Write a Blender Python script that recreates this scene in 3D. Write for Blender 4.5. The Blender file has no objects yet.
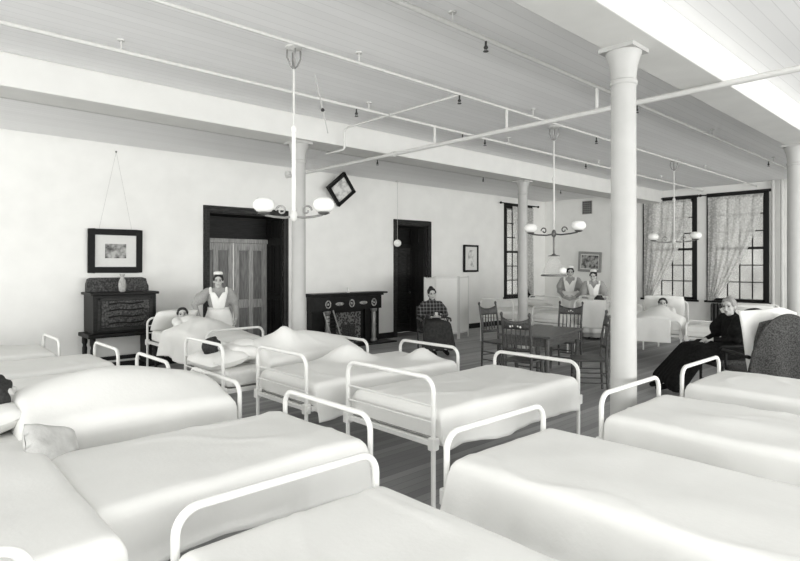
import bpy, bmesh, math, random
from mathutils import Vector, Matrix, Euler, noise
random.seed(7)
PI = math.pi
SC = bpy.context.scene
COL = SC.collection

# ------------------------------------------------------------------ materials
def nt_of(m):
    m.use_nodes = True
    return m.node_tree, m.node_tree.nodes['Principled BSDF']

def mat(name, v, rough=.6, metal=0, tint=(1.0, 1.0, .972), noise_amp=0, noise_scale=20, bump=0, bump_scale=60, spec=.3, coat=0):
    m = bpy.data.materials.new(name)
    nt, b = nt_of(m)
    b.inputs['Roughness'].default_value = rough
    b.inputs['Metallic'].default_value = metal
    b.inputs['Specular IOR Level'].default_value = spec
    b.inputs['Coat Weight'].default_value = coat
    col = (v*tint[0], v*tint[1], v*tint[2], 1)
    b.inputs['Base Color'].default_value = col
    tc = nt.nodes.new('ShaderNodeTexCoord')
    if noise_amp:
        n = nt.nodes.new('ShaderNodeTexNoise'); n.inputs['Scale'].default_value = noise_scale; n.inputs['Detail'].default_value = 5
        r = nt.nodes.new('ShaderNodeValToRGB')
        lo, hi = max(0, v*(1-noise_amp)), min(.95, v*(1+noise_amp))
        r.color_ramp.elements[0].position = .3; r.color_ramp.elements[1].position = .7
        r.color_ramp.elements[0].color = (lo*tint[0], lo*tint[1], lo*tint[2], 1)
        r.color_ramp.elements[1].color = (hi*tint[0], hi*tint[1], hi*tint[2], 1)
        nt.links.new(tc.outputs['Object'], n.inputs['Vector']); nt.links.new(n.outputs['Fac'], r.inputs['Fac'])
        nt.links.new(r.outputs['Color'], b.inputs['Base Color'])
    if bump:
        n2 = nt.nodes.new('ShaderNodeTexNoise'); n2.inputs['Scale'].default_value = bump_scale; n2.inputs['Detail'].default_value = 4
        bp = nt.nodes.new('ShaderNodeBump'); bp.inputs['Strength'].default_value = bump; bp.inputs['Distance'].default_value = .01
        nt.links.new(tc.outputs['Object'], n2.inputs['Vector']); nt.links.new(n2.outputs['Fac'], bp.inputs['Height'])
        nt.links.new(bp.outputs['Normal'], b.inputs['Normal'])
    return m

def wood(name, lo, hi, scale=(1.5, 14, 14), rough=.4, spec=.4):
    m = bpy.data.materials.new(name); nt, b = nt_of(m)
    tc = nt.nodes.new('ShaderNodeTexCoord'); mp = nt.nodes.new('ShaderNodeMapping'); mp.inputs['Scale'].default_value = scale
    n = nt.nodes.new('ShaderNodeTexNoise'); n.inputs['Scale'].default_value = 4; n.inputs['Detail'].default_value = 6
    r = nt.nodes.new('ShaderNodeValToRGB')
    r.color_ramp.elements[0].position = .3; r.color_ramp.elements[1].position = .7
    r.color_ramp.elements[0].color = (lo, lo, lo*.97, 1); r.color_ramp.elements[1].color = (hi, hi, hi*.97, 1)
    nt.links.new(tc.outputs['Object'], mp.inputs['Vector']); nt.links.new(mp.outputs['Vector'], n.inputs['Vector'])
    nt.links.new(n.outputs['Fac'], r.inputs['Fac']); nt.links.new(r.outputs['Color'], b.inputs['Base Color'])
    b.inputs['Roughness'].default_value = rough; b.inputs['Specular IOR Level'].default_value = spec
    return m

def boards(name, v, axis, width, dark, rough=.7, amp=.1, gap=.04, spec=.3):
    """parallel boards running along X (axis='X') or Y, thin darker joints"""
    m = bpy.data.materials.new(name); nt, b = nt_of(m)
    geo = nt.nodes.new('ShaderNodeNewGeometry'); sep = nt.nodes.new('ShaderNodeSeparateXYZ')
    nt.links.new(geo.outputs['Position'], sep.inputs[0])
    d = nt.nodes.new('ShaderNodeMath'); d.operation = 'DIVIDE'; d.inputs[1].default_value = width
    nt.links.new(sep.outputs['Y' if axis == 'X' else 'X'], d.inputs[0])
    fr = nt.nodes.new('ShaderNodeMath'); fr.operation = 'FRACT'; nt.links.new(d.outputs[0], fr.inputs[0])
    fl = nt.nodes.new('ShaderNodeMath'); fl.operation = 'FLOOR'; nt.links.new(d.outputs[0], fl.inputs[0])
    lt = nt.nodes.new('ShaderNodeMath'); lt.operation = 'LESS_THAN'; lt.inputs[1].default_value = gap; nt.links.new(fr.outputs[0], lt.inputs[0])
    wn = nt.nodes.new('ShaderNodeTexWhiteNoise'); wn.noise_dimensions = '1D'; nt.links.new(fl.outputs[0], wn.inputs['W'])
    n = nt.nodes.new('ShaderNodeTexNoise'); n.inputs['Scale'].default_value = 1.2; n.inputs['Detail'].default_value = 8
    nt.links.new(geo.outputs['Position'], n.inputs['Vector'])
    ad = nt.nodes.new('ShaderNodeMath'); ad.operation = 'ADD'; nt.links.new(wn.outputs['Value'], ad.inputs[0]); nt.links.new(n.outputs['Fac'], ad.inputs[1])
    mr = nt.nodes.new('ShaderNodeMapRange'); mr.inputs['From Min'].default_value = .3; mr.inputs['From Max'].default_value = 1.7
    mr.inputs['To Min'].default_value = v*(1-amp); mr.inputs['To Max'].default_value = v*(1+amp); nt.links.new(ad.outputs[0], mr.inputs['Value'])
    mx = nt.nodes.new('ShaderNodeMix'); mx.data_type = 'FLOAT'
    nt.links.new(lt.outputs[0], mx.inputs[0]); nt.links.new(mr.outputs[0], mx.inputs[2]); mx.inputs[3].default_value = dark
    cb = nt.nodes.new('ShaderNodeCombineColor')
    for i in range(3): nt.links.new(mx.outputs[0], cb.inputs[i])
    nt.links.new(cb.outputs[0], b.inputs['Base Color'])
    b.inputs['Roughness'].default_value = rough; b.inputs['Specular IOR Level'].default_value = spec
    return m

def ramp_noise(name, lo, hi, scale, rough=.6, p0=.4, p1=.6, kind='noise', detail=6):
    m = bpy.data.materials.new(name); nt, b = nt_of(m)
    tc = nt.nodes.new('ShaderNodeTexCoord')
    if kind == 'voronoi':
        n = nt.nodes.new('ShaderNodeTexVoronoi'); n.inputs['Scale'].default_value = scale; out = n.outputs['Distance']
    else:
        n = nt.nodes.new('ShaderNodeTexNoise'); n.inputs['Scale'].default_value = scale; n.inputs['Detail'].default_value = detail; out = n.outputs['Fac']
    r = nt.nodes.new('ShaderNodeValToRGB'); r.color_ramp.elements[0].position = p0; r.color_ramp.elements[1].position = p1
    r.color_ramp.elements[0].color = (lo, lo, lo*.97, 1); r.color_ramp.elements[1].color = (hi, hi, hi*.97, 1)
    nt.links.new(tc.outputs['Object'], n.inputs['Vector']); nt.links.new(out, r.inputs['Fac']); nt.links.new(r.outputs['Color'], b.inputs['Base Color'])
    b.inputs['Roughness'].default_value = rough
    return m

def plaid(name):
    m = bpy.data.materials.new(name); nt, b = nt_of(m)
    tc = nt.nodes.new('ShaderNodeTexCoord'); sep = nt.nodes.new('ShaderNodeSeparateXYZ'); nt.links.new(tc.outputs['Object'], sep.inputs[0])
    acc = None
    for ax in ('X', 'Z'):
        mu = nt.nodes.new('ShaderNodeMath'); mu.operation = 'MULTIPLY'; mu.inputs[1].default_value = 15; nt.links.new(sep.outputs[ax], mu.inputs[0])
        fr = nt.nodes.new('ShaderNodeMath'); fr.operation = 'FRACT'; nt.links.new(mu.outputs[0], fr.inputs[0])
        lt = nt.nodes.new('ShaderNodeMath'); lt.operation = 'LESS_THAN'; lt.inputs[1].default_value = .28; nt.links.new(fr.outputs[0], lt.inputs[0])
        if acc is None: acc = lt
        else:
            ad = nt.nodes.new('ShaderNodeMath'); ad.operation = 'ADD'; nt.links.new(acc.outputs[0], ad.inputs[0]); nt.links.new(lt.outputs[0], ad.inputs[1]); acc = ad
    mr = nt.nodes.new('ShaderNodeMapRange'); mr.inputs['From Max'].default_value = 2; mr.inputs['To Min'].default_value = .015; mr.inputs['To Max'].default_value = .20
    nt.links.new(acc.outputs[0], mr.inputs['Value'])
    cb = nt.nodes.new('ShaderNodeCombineColor')
    for i in range(3): nt.links.new(mr.outputs[0], cb.inputs[i])
    nt.links.new(cb.outputs[0], b.inputs['Base Color']); b.inputs['Roughness'].default_value = .9
    return m

def lace(name):
    m = bpy.data.materials.new(name); nt, b = nt_of(m)
    b.inputs['Base Color'].default_value = (.8, .8, .78, 1); b.inputs['Roughness'].default_value = .9
    out = nt.nodes['Material Output']
    tr = nt.nodes.new('ShaderNodeBsdfTranslucent'); tr.inputs[0].default_value = (.6, .6, .58, 1)
    tp = nt.nodes.new('ShaderNodeBsdfTransparent')
    tc = nt.nodes.new('ShaderNodeTexCoord'); v = nt.nodes.new('ShaderNodeTexVoronoi'); v.inputs['Scale'].default_value = 22
    nt.links.new(tc.outputs['Object'], v.inputs['Vector'])
    r = nt.nodes.new('ShaderNodeMapRange'); r.inputs['From Min'].default_value = .2; r.inputs['From Max'].default_value = .7
    r.inputs['To Min'].default_value = .1; r.inputs['To Max'].default_value = .42; nt.links.new(v.outputs['Distance'], r.inputs['Value'])
    m1 = nt.nodes.new('ShaderNodeMixShader'); m1.inputs[0].default_value = .3
    nt.links.new(b.outputs[0], m1.inputs[1]); nt.links.new(tr.outputs[0], m1.inputs[2])
    m2 = nt.nodes.new('ShaderNodeMixShader'); nt.links.new(r.outputs[0], m2.inputs[0])
    nt.links.new(m1.outputs[0], m2.inputs[1]); nt.links.new(tp.outputs[0], m2.inputs[2])
    nt.links.new(m2.outputs[0], out.inputs['Surface'])
    return m

def glass(name, alpha=.25, v=.6):
    m = bpy.data.materials.new(name); nt, b = nt_of(m)
    b.inputs['Base Color'].default_value = (v, v, v*.97, 1); b.inputs['Roughness'].default_value = .08; b.inputs['Alpha'].default_value = alpha
    return m

M = dict(
    wall=mat('wall plaster', .86, .85, noise_amp=.03, noise_scale=3, bump=.15, bump_scale=90),
    ceiling=boards('painted ceiling boards', .88, 'X', .11, .76, amp=.04, gap=.06),
    beam=mat('whitewashed beam', .70, .8, noise_amp=.03, noise_scale=4),
    column=mat('painted iron column', .43, .45, noise_amp=.04, noise_scale=6, spec=.4),
    floor=boards('worn floor boards', .34, 'X', .09, .2, rough=.55, amp=.35, gap=.05, spec=.35),
    enamel=mat('white enamel', .80, .3, spec=.5, noise_amp=.02, noise_scale=15),
    sheet=mat('white cotton spread', .83, .9, noise_amp=.015, noise_scale=6, bump=.12, bump_scale=45, spec=.1),
    linen=mat('white linen', .81, .9, noise_amp=.02, noise_scale=9, bump=.2, bump_scale=25, spec=.1),
    tick=mat('striped mattress ticking', .78, .9, noise_amp=.04, noise_scale=20),
    greyblanket=mat('grey wool blanket', .5, .95, noise_amp=.15, noise_scale=14, bump=.3),  # grey tone is shade put into the colour of white linen
    darkwood=wood('dark walnut', .012, .045, rough=.55, spec=.2),
    blackwood=wood('black walnut', .005, .018, rough=.5, spec=.2),
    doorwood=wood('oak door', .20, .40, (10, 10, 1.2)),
    chairwood=wood('stained chair wood', .03, .085),
    tablewood=wood('table wood', .05, .12),
    carving=ramp_noise('carved relief', .006, .08, 40, p0=.42, p1=.66),
    carvepale=ramp_noise('pale carved ornament', .2, .5, 30),
    fireback=ramp_noise('patterned fire tiles', .02, .2, 22, p0=.42, p1=.6, kind='voronoi'),
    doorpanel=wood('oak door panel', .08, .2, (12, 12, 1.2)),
    marble=mat('black marble', .007, .4, spec=.25, noise_amp=.6, noise_scale=14),
    greymetal=mat('dull grey metal', .3, .4, metal=.5, noise_amp=.1),
    brass=mat('dark brass', .12, .4, metal=.4, noise_amp=.2),
    iron=mat('dark iron', .03, .5, noise_amp=.3),
    pipe=mat('painted pipe', .62, .5, noise_amp=.03),
    globe=mat('opal glass', .9, .25, spec=.5, noise_amp=.01),
    clearglass=glass('clear glass', .12, .8),
    pane=glass('window glass', .35, .45),
    black=mat('black dress cloth', .010, .95, noise_amp=.5, noise_scale=30, bump=.4, spec=.15),
    darkskirt=mat('dark grey skirt cloth', .055, .95, noise_amp=.25, noise_scale=25, bump=.3, spec=.15),
    rug=ramp_noise('dark tweed rug', .02, .09, 70, rough=.95, p0=.35, p1=.65),
    greydress=mat('grey striped dress cotton', .36, .9, noise_amp=.12, noise_scale=60),
    apron=mat('white apron cotton', .85, .9, noise_amp=.02),
    plaid=plaid('dark plaid cloth'),
    skin=mat('skin', .52, .6, noise_amp=.05, noise_scale=12),
    hair=mat('dark hair', .022, .6, noise_amp=.5, noise_scale=60),
    greyhair=mat('grey hair', .30, .7, noise_amp=.3, noise_scale=60),
    eye=mat('dark eye', .02, .3), lip=mat('lips', .22, .6),
    frame=mat('black picture frame', .008, .5, spec=.15, noise_amp=.4, noise_scale=40),
    greyframe=mat('grey gilt frame', .30, .5, noise_amp=.15, noise_scale=40),
    matboard=mat('picture mount', .72, .9, noise_amp=.02),
    print_=ramp_noise('engraved print', .05, .45, 9, p0=.38, p1=.6),
    printpale=ramp_noise('pale print', .3, .75, 7, p0=.35, p1=.55),
    vase=mat('glazed vase', .38, .3, noise_amp=.3, noise_scale=30),
    lace=lace('lace curtain'),
    outside=mat('outside masonry', .6, .95, noise_amp=.3, noise_scale=1.5),
    paper=mat('white card', .8, .9, noise_amp=.02),
    screen=mat('white screen cloth', .74, .9, noise_amp=.02, noise_scale=5),
    cordm=mat('pale cord', .45, .9, noise_amp=.1),
)

# ------------------------------------------------------------------ mesh building
class MB:
    def __init__(s): s.v = []; s.f = []
    def add(s, vs, fs):
        o = len(s.v); s.v += [tuple(p) for p in vs]; s.f += [tuple(i+o for i in f) for f in fs]
    def box(s, c, d, rot=None):
        x, y, z = d[0]/2, d[1]/2, d[2]/2
        vs = [Vector((a*x, b*y, e*z)) for a in (-1, 1) for b in (-1, 1) for e in (-1, 1)]
        if rot: 
            R = Euler(rot).to_matrix(); vs = [R @ p for p in vs]
        vs = [p+Vector(c) for p in vs]
        s.add(vs, [(0, 1, 3, 2), (4, 6, 7, 5), (0, 4, 5, 1), (2, 3, 7, 6), (0, 2, 6, 4), (1, 5, 7, 3)]); return s
    def span(s, a, b):
        return s.box([(p+q)/2 for p, q in zip(a, b)], [abs(q-p) for p, q in zip(a, b)])
    def tube(s, pts, r, n=10):
        P = [Vector(p) for p in pts]; k = len(P); R = r if isinstance(r, (list, tuple)) else [r]*k
        vs = []; fs = []; ref = None
        for i in range(k):
            t = (P[min(i+1, k-1)]-P[max(i-1, 0)]).normalized()
            if ref is None: ref = t.orthogonal().normalized()
            ref = (ref - t*ref.dot(t))
            if ref.length < 1e-5: ref = t.orthogonal()
            ref.normalize(); b = t.cross(ref)
            for j in range(n):
                a = 2*PI*j/n; vs.append(P[i]+(ref*math.cos(a)+b*math.sin(a))*R[i])
        for i in range(k-1):
            for j in range(n): fs.append((i*n+j, i*n+(j+1) % n, (i+1)*n+(j+1) % n, (i+1)*n+j))
        fs.append(tuple(range(n))[::-1]); fs.append(tuple((k-1)*n+j for j in range(n)))
        s.add(vs, fs); return s
    def lathe(s, prof, c=(0, 0, 0), n=20, sx=1, sy=1, rot=None):
        vs = []; fs = []
        for r, z in prof:
            for j in range(n):
                a = 2*PI*j/n; vs.append(Vector((r*math.cos(a)*sx, r*math.sin(a)*sy, z)))
        if rot: R = Euler(rot).to_matrix(); vs = [R @ p for p in vs]
        vs = [p+Vector(c) for p in vs]; k = len(prof)
        for i in range(k-1):
            for j in range(n): fs.append((i*n+j, i*n+(j+1) % n, (i+1)*n+(j+1) % n, (i+1)*n+j))
        fs.append(tuple(range(n))[::-1]); fs.append(tuple((k-1)*n+j for j in range(n)))
        s.add(vs, fs); return s
    def ell(s, c, r, rot=None, n=16, m=10):
        if not isinstance(r, (list, tuple)): r = (r, r, r)
        prof = [(max(1e-4, math.sin(PI*i/m)), -math.cos(PI*i/m)) for i in range(m+1)]
        vs = [Vector((q*math.cos(2*PI*j/n)*r[0], q*math.sin(2*PI*j/n)*r[1], z*r[2])) for q, z in prof for j in range(n)]
        if rot: R = (rot if isinstance(rot, Matrix) else Euler(rot).to_matrix()); vs = [R @ p for p in vs]
        vs = [p+Vector(c) for p in vs]
        fs = [(i*n+j, i*n+(j+1) % n, (i+1)*n+(j+1) % n, (i+1)*n+j) for i in range(m) for j in range(n)]
        fs += [tuple(range(n))[::-1], tuple(m*n+j for j in range(n))]
        s.add(vs, fs); return s
    def cap(s, a, b, r1, r2=None, n=14):
        """tapered limb with round ends"""
        r2 = r1 if r2 is None else r2; a = Vector(a); b = Vector(b); d = b-a
        if d.length < 1e-6: return s.ell(a, r1)
        t = d.normalized(); pts = []; R = []
        for i in range(6):
            q = PI/2*i/5; pts.append(a-t*r1*math.cos(q)); R.append(max(1e-4, r1*math.sin(q)))
        for i in range(6):
            q = PI/2*i/5; pts.append(b+t*r2*math.sin(q)); R.append(max(1e-4, r2*math.cos(q)))
        return s.tube(pts, R, n)
    def grid(s, fn, nu, nv, closed_u=False):
        vs = [fn(i/nu, j/nv) for j in range(nv+1) for i in range(nu if closed_u else nu+1)]
        w = nu if closed_u else nu+1
        fs = [(j*w+i, j*w+(i+1) % w, (j+1)*w+(i+1) % w, (j+1)*w+i) for j in range(nv) for i in range(nu)]
        s.add(vs, fs); return s
    def build(s, name, m, parent=None, smooth=False, bevel=0, solid=0, loc=None, rotz=None, angle=40):
        me = bpy.data.meshes.new(name); me.from_pydata(s.v, [], s.f); 
        bm = bmesh.new(); bm.from_mesh(me); bmesh.ops.remove_doubles(bm, verts=bm.verts, dist=1e-6) if len(s.v) < 3000 else None
        bmesh.ops.recalc_face_normals(bm, faces=bm.faces); bm.to_mesh(me); bm.free()
        o = bpy.data.objects.new(name, me); COL.objects.link(o)
        me.materials.append(M[m] if isinstance(m, str) else m)
        if smooth:
            me.polygons.foreach_set('use_smooth', [True]*len(me.polygons))
            if angle < 180:
                try: me.set_sharp_from_angle(angle=math.radians(angle))
                except Exception: pass
        if bevel:
            b = o.modifiers.new('bevel', 'BEVEL'); b.width = bevel; b.segments = 2; b.limit_method = 'ANGLE'
        if solid:
            b = o.modifiers.new('thickness', 'SOLIDIFY'); b.thickness = solid; b.offset = 0
        if parent is not None: o.parent = parent
        if loc is not None: o.location = loc
        if rotz is not None: o.rotation_euler = (0, 0, rotz)
        return o
    def remesh(s, name, m, parent=None, vox=.01, sm=3, loc=None, rotz=None):
        o = s.build(name, m)
        r = o.modifiers.new('r', 'REMESH'); r.mode = 'VOXEL'; r.voxel_size = vox
        if sm:
            k = o.modifiers.new('s', 'SMOOTH'); k.iterations = sm; k.factor = .5
        dg = bpy.context.evaluated_depsgraph_get(); me = bpy.data.meshes.new_from_object(o.evaluated_get(dg))
        o.modifiers.clear(); old = o.data; o.data = me; bpy.data.meshes.remove(old)
        me.name = name
        if not me.materials: me.materials.append(M[m] if isinstance(m, str) else m)
        me.polygons.foreach_set('use_smooth', [True]*len(me.polygons))
        if parent is not None: o.parent = parent
        if loc is not None: o.location = loc
        if rotz is not None: o.rotation_euler = (0, 0, rotz)
        return o

LABELS = set()
def tag(o, label, cat, group=None, kind=None):
    o['label'] = label; o['category'] = cat
    n = len(label.split())
    if n < 4 or n > 16: print('LABEL LENGTH', n, label)
    if label in LABELS: print('DUP LABEL', label)
    LABELS.add(label)
    if group: o['group'] = group
    if kind: o['kind'] = kind
    return o
def empty(name, loc=(0, 0, 0), rotz=0, label=None, cat=None, group=None):
    o = bpy.data.objects.new(name, None); COL.objects.link(o); o.empty_display_size = .1
    o.location = loc; o.rotation_euler = (0, 0, rotz)
    if label: tag(o, label, cat, group)
    return o
def struct(o, label=None, cat=None):
    o['kind'] = 'structure'
    if label: o['label'] = label
    if cat: o['category'] = cat
    return o
def copy_tree(o, parent=None):
    c = o.copy(); COL.objects.link(c)
    if parent is not None: c.parent = parent
    for ch in list(o.children): copy_tree(ch, c)
    return c
# ------------------------------------------------------------------ the room
H = 3.66; YW = 9.9; XW = 15.36; BZ = 3.345
struct(MB().span((-6, -6, -.1), (XW+.4, 10.6, 0)).build('floor', 'floor'), 'dark worn plank floor of the ward', 'floor')
struct(MB().span((-6, -6, H), (XW+.4, YW+.65, H+.1)).build('ceiling', 'ceiling'), 'pale boarded ceiling of the ward', 'ceiling')
D1 = (4.49, 6.03, 2.67); D2 = (9.11, 10.15, 2.67); W1 = (13.33, 14.60, .78, 3.42)
w = MB(); y0, y1 = YW, YW+.65
for a, b in ((-6, D1[0]), (D1[1], D2[0]), (D2[1], W1[0]), (W1[1], XW+.4)): w.span((a, y0, 0), (b, y1, H))
w.span((D1[0], y0, D1[2]), (D1[1], y1, H)); w.span((D2[0], y0, D2[2]), (D2[1], y1, H))
w.span((W1[0], y0, 0), (W1[1], y1, W1[2])); w.span((W1[0], y0, W1[3]), (W1[1], y1, H))
struct(w.build('wall_left', 'wall'), 'long white plaster wall with two doors', 'wall')
W2 = (5.50, 6.76, .82, 3.42); W3 = (3.92, 5.15, .82, 3.42)
w = MB(); x0, x1 = XW, XW+.4
for a, b in ((-6, W3[0]), (W3[1], W2[0]), (W2[1], YW)): w.span((x0, a, 0), (x1, b, H))
for q in (W2, W3):
    w.span((x0, q[0], 0), (x1, q[1], q[2])); w.span((x0, q[0], q[3]), (x1, q[1], H))
struct(w.build('wall_right', 'wall'), 'white plaster end wall with two tall windows', 'wall')
b = MB()
for a, c in ((-6, D1[0]-.11), (D1[1]+.11, 6.60), (8.40, D2[0]-.11), (D2[1]+.11, XW)): b.span((a, YW-.02, 0), (c, YW, .13))
struct(b.build('baseboard_left', 'blackwood'))
struct(MB().span((XW-.02, -6, 0), (XW, YW-.02, .13)).build('baseboard_right', 'blackwood'))
struct(MB().span((-6, 6.30, BZ), (XW, 6.74, H)).build('ceiling_beam', 'beam', bevel=.01), 'boxed white beam on the row of columns by the long wall', 'beam')
struct(MB().span((-6, 1.76, BZ), (XW, 2.13, H)).build('ceiling_beam', 'beam', bevel=.01), 'boxed white beam overhead above the nearest column', 'beam')
for (x, y, lab) in ((4.21, 6.52, 'slim white iron column behind the hanging lamp near the double door'), (9.35, 6.52, 'slim white iron column in front of the corner window'),
                    (4.21, 2.02, 'tall white iron column standing among the near beds'), (9.30, 2.03, 'shaded iron column at the right edge behind the dark chair')):
    c = MB().lathe([(.13, 0), (.13, .03), (.105, .06), (.098, .1), (.0935, 1.2), (.0905, 3.06), (.1, 3.07), (.1, 3.095), (.091, 3.105), (.094, 3.15), (.104, 3.22), (.122, 3.28), (.13, 3.30), (.13, 3.315)], n=32)
    o = c.build('column', 'column', smooth=True); o.location = (x, y, 0); struct(o, lab, 'column')
    p = MB().box((0, 0, 3.33), (.27, .27, .03)).build('capital_plate', 'column', o)

def door(n, X0, X1, top, leaves, lab, card=False):
    r = empty('door_%d' % n, ((X0+X1)/2, YW, 0)); struct(r, lab, 'door'); w2 = (X1-X0)/2
    f = MB()
    f.span((-w2-.11, -.03, 0), (-w2, .02, top+.11)); f.span((w2, -.03, 0), (w2+.11, .02, top+.11)); f.span((-w2, -.03, top), (w2, .02, top+.11))
    f.span((-w2-.085, -.045, 0), (-w2-.06, -.03, top+.08)); f.span((w2+.06, -.045, 0), (w2+.085, -.03, top+.08)); f.span((-w2-.06, -.045, top+.06), (w2+.06, -.03, top+.08))
    f.build('door_casing', 'darkwood', r, bevel=.006)
    j = MB()   # panelled reveals in the thickness of the wall
    for s in (-1, 1):
        x = s*w2
        j.span((x, .02, 0), (x-s*.025, .64, top))
        for (a, b2) in ((.10, .30), (.38, .56)):
            for (z0, z1) in ((.2, 1.0), (1.1, 2.1), (2.24, 2.6)):
                j.span((x-s*.025, a, z0), (x-s*.04, a+.02, z1)); j.span((x-s*.025, b2, z0), (x-s*.04, b2-.02, z1))
                j.span((x-s*.025, a, z1-.02), (x-s*.04, b2, z1)); j.span((x-s*.025, a, z0), (x-s*.04, b2, z0+.02))
    j.span((-w2, .02, top-.025), (w2, .64, top)); j.build('door_reveal', 'blackwood' if leaves == 2 else 'darkwood', r)
    MB().span((-w2+.025, .55, 2.13), (w2-.025, .64, 2.22)).build('transom_bar', 'doorwood' if leaves == 2 else 'blackwood', r, bevel=.008)
    MB().span((-w2+.025, .62, 2.22), (w2-.025, .635, top-.025)).build('transom_panel', 'blackwood', r)
    lw = (2*w2-.05)/leaves
    for k in range(leaves):
        a = -w2+.025+k*lw; m = MB(); b3 = a+lw
        a += .012; b3 -= .012
        pm = MB(); st = .105; mid = (a+b3)/2
        m.span((a, .60, .01), (b3, .615, 2.13))
        for (p, q) in ((a, a+st), (mid-st/2, mid+st/2), (b3-st, b3)): m.span((p, .575, .01), (q, .60, 2.13))
        for (p, q) in ((.01, .22), (.85, 1.0), (2.0, 2.13)): m.span((a, .577, p), (b3, .60, q))
        for (p, q) in ((a+st, mid-st/2), (mid+st/2, b3-st)):
            for (z0, z1) in ((.22, .85), (1.0, 2.0)): pm.span((p+.012, .593, z0+.012), (q-.012, .602, z1-.012)); pm.span((p+.04, .588, z0+.04), (q-.04, .60, z1-.04))
        lf = m.build('door_leaf', 'doorwood' if leaves == 2 else 'darkwood', r, bevel=.004)
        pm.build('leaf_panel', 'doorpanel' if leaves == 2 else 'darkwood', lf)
        kx = b3-.05 if k == 0 else a+.05
        MB().ell((kx, .545, 1.0), .028).tube([(kx, .58, 1.0), (kx, .55, 1.0)], .012).build('door_knob', 'brass', lf, smooth=True)
    return r
door(1, D1[0], D1[1], D1[2], 2, 'panelled oak double door deep in a dark casing')
door(2, D2[0], D2[1], D2[2], 1, 'dark narrow panelled door beside the folding screen')
o = MB().span((9.24, 10.45, 1.12), (9.40, 10.462, 1.24)).build('notice_card', 'paper'); tag(o, 'small white card fixed on the dark narrow door', 'card')

def window(n, axis, a0, a1, z0, z1, lab):
    """axis 'Y': in the left wall (spans X); axis 'X': in the right wall (spans Y)"""
    r = empty('window_%d' % n); struct(r, lab, 'window')
    base = YW if axis == 'Y' else XW
    def sp(m, a, b, d0, d1, p, q):
        if axis == 'Y': m.span((a, base+d0, p), (b, base+d1, q))
        else: m.span((base+d0, a, p), (base+d1, b, q))
    f = MB(); t = .07
    sp(f, a0-.06, a0+.02, -.03, .02, z0-.05, z1+.06); sp(f, a1-.02, a1+.06, -.03, .02, z0-.05, z1+.06); sp(f, a0, a1, -.03, .02, z1-.02, z1+.06)
    sp(f, a0, a0+t, .02, .32, z0, z1); sp(f, a1-t, a1, .02, .32, z0, z1); sp(f, a0, a1, .02, .32, z1-t, z1); sp(f, a0, a1, .02, .32, z0, z0+.05)
    f.build('window_frame', 'blackwood', r)
    s = MB(); cols, rows = 4, 6
    for i in range(1, cols): 
        a = a0+t+(a1-a0-2*t)*i/cols; sp(s, a-.012, a+.012, .2, .23, z0, z1)
    for j in range(1, rows):
        z = z0+.05+(z1-z0-.05-t)*j/rows; q = .03 if j == rows//2 else .012
        sp(s, a0, a1, .2, .23+q*.5, z-q, z+q)
    s.build('sash', 'darkwood', r)
    g = MB(); sp(g, a0+t, a1-t, .212, .218, z0+.05, z1-t); g.build('pane', 'pane', r)
    q = MB(); sp(q, a0-.1, a1+.1, -.09, .2, z0-.05, z0); q.build('sill', 'blackwood', r, bevel=.006)
window(1, 'Y', *W1, 'tall dark-framed window in the corner of the long wall')
window(2, 'X', *W2, 'dark-framed window nearer the corner in the end wall')
window(3, 'X', *W3, 'dark-framed window beside the riser pipes in the end wall')
struct(MB().span((19, -8, -.5), (19.3, 20, 9)).build('exterior_wall', 'outside'), 'grey masonry building outside the end windows', 'building')
struct(MB().span((4, 15, -.5), (19, 15.3, 9)).build('exterior_wall', 'outside'), 'grey masonry building outside the corner window', 'building')

def curtain(axis, a_side, a_far, z0, z1, lab, bottom=.2):
    """lace hung from the rod and swept to a_side at the foot; near-wall side of the window"""
    off = -.09
    def fn(u, v):
        right = 1-(1-bottom)*(v**1.6)
        a = a_side+(a_far-a_side)*(u*right)
        fold = .014*math.sin(u*40)*(.25+.9*v)+.010*math.sin(u*17+v*5)
        z = z1-(z1-z0)*v*(1-.05*u*v)-.03*math.sin(u*PI)*v
        return (a, YW+off+fold, z) if axis == 'Y' else (XW+off+fold, a, z)
    o = MB().grid(fn, 110, 40).build('lace_curtain', 'lace', smooth=True, angle=180); tag(o, lab, 'curtain', 'lace curtains')
curtain('Y', 14.62, 13.55, .75, 3.40, 'lace curtain on the corner window swept to the right')
curtain('X', 6.76, 5.55, .80, 3.38, 'swept lace curtain on the end window nearer the corner')
curtain('X', 5.16, 3.95, .80, 3.38, 'swept lace curtain on the end window beside the riser pipes')
def rod(a, b, lab):
    r = empty('curtain_rod', a, 0, lab, 'curtain rod', 'curtain rods'); d = Vector(b)-Vector(a)
    MB().tube([(0, 0, 0), d], .016, 8).build('rod', 'blackwood', r, smooth=True)
    for q in (Vector((0, 0, 0)), d): MB().ell(q, .035, n=10, m=8).build('finial', 'blackwood', r, smooth=True)
    k = 2
    out = Vector((0, .1, 0)) if abs(d.x) > abs(d.y) else Vector((.1, 0, 0))
    for t in (.06, .94): MB().tube([d*t, d*t+out], .012, 6).build('bracket', 'blackwood', r)
rod((13.0, YW-.1, 3.46), (14.85, YW-.1, 3.46), 'dark curtain rod with round finials over the corner window')
rod((XW-.1, 7.0, 3.44), (XW-.1, 5.40, 3.44), 'dark curtain rod over the end window nearer the corner')
rod((XW-.1, 5.33, 3.44), (XW-.1, 3.82, 3.44), 'dark curtain rod over the end window beside the riser pipes')

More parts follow.
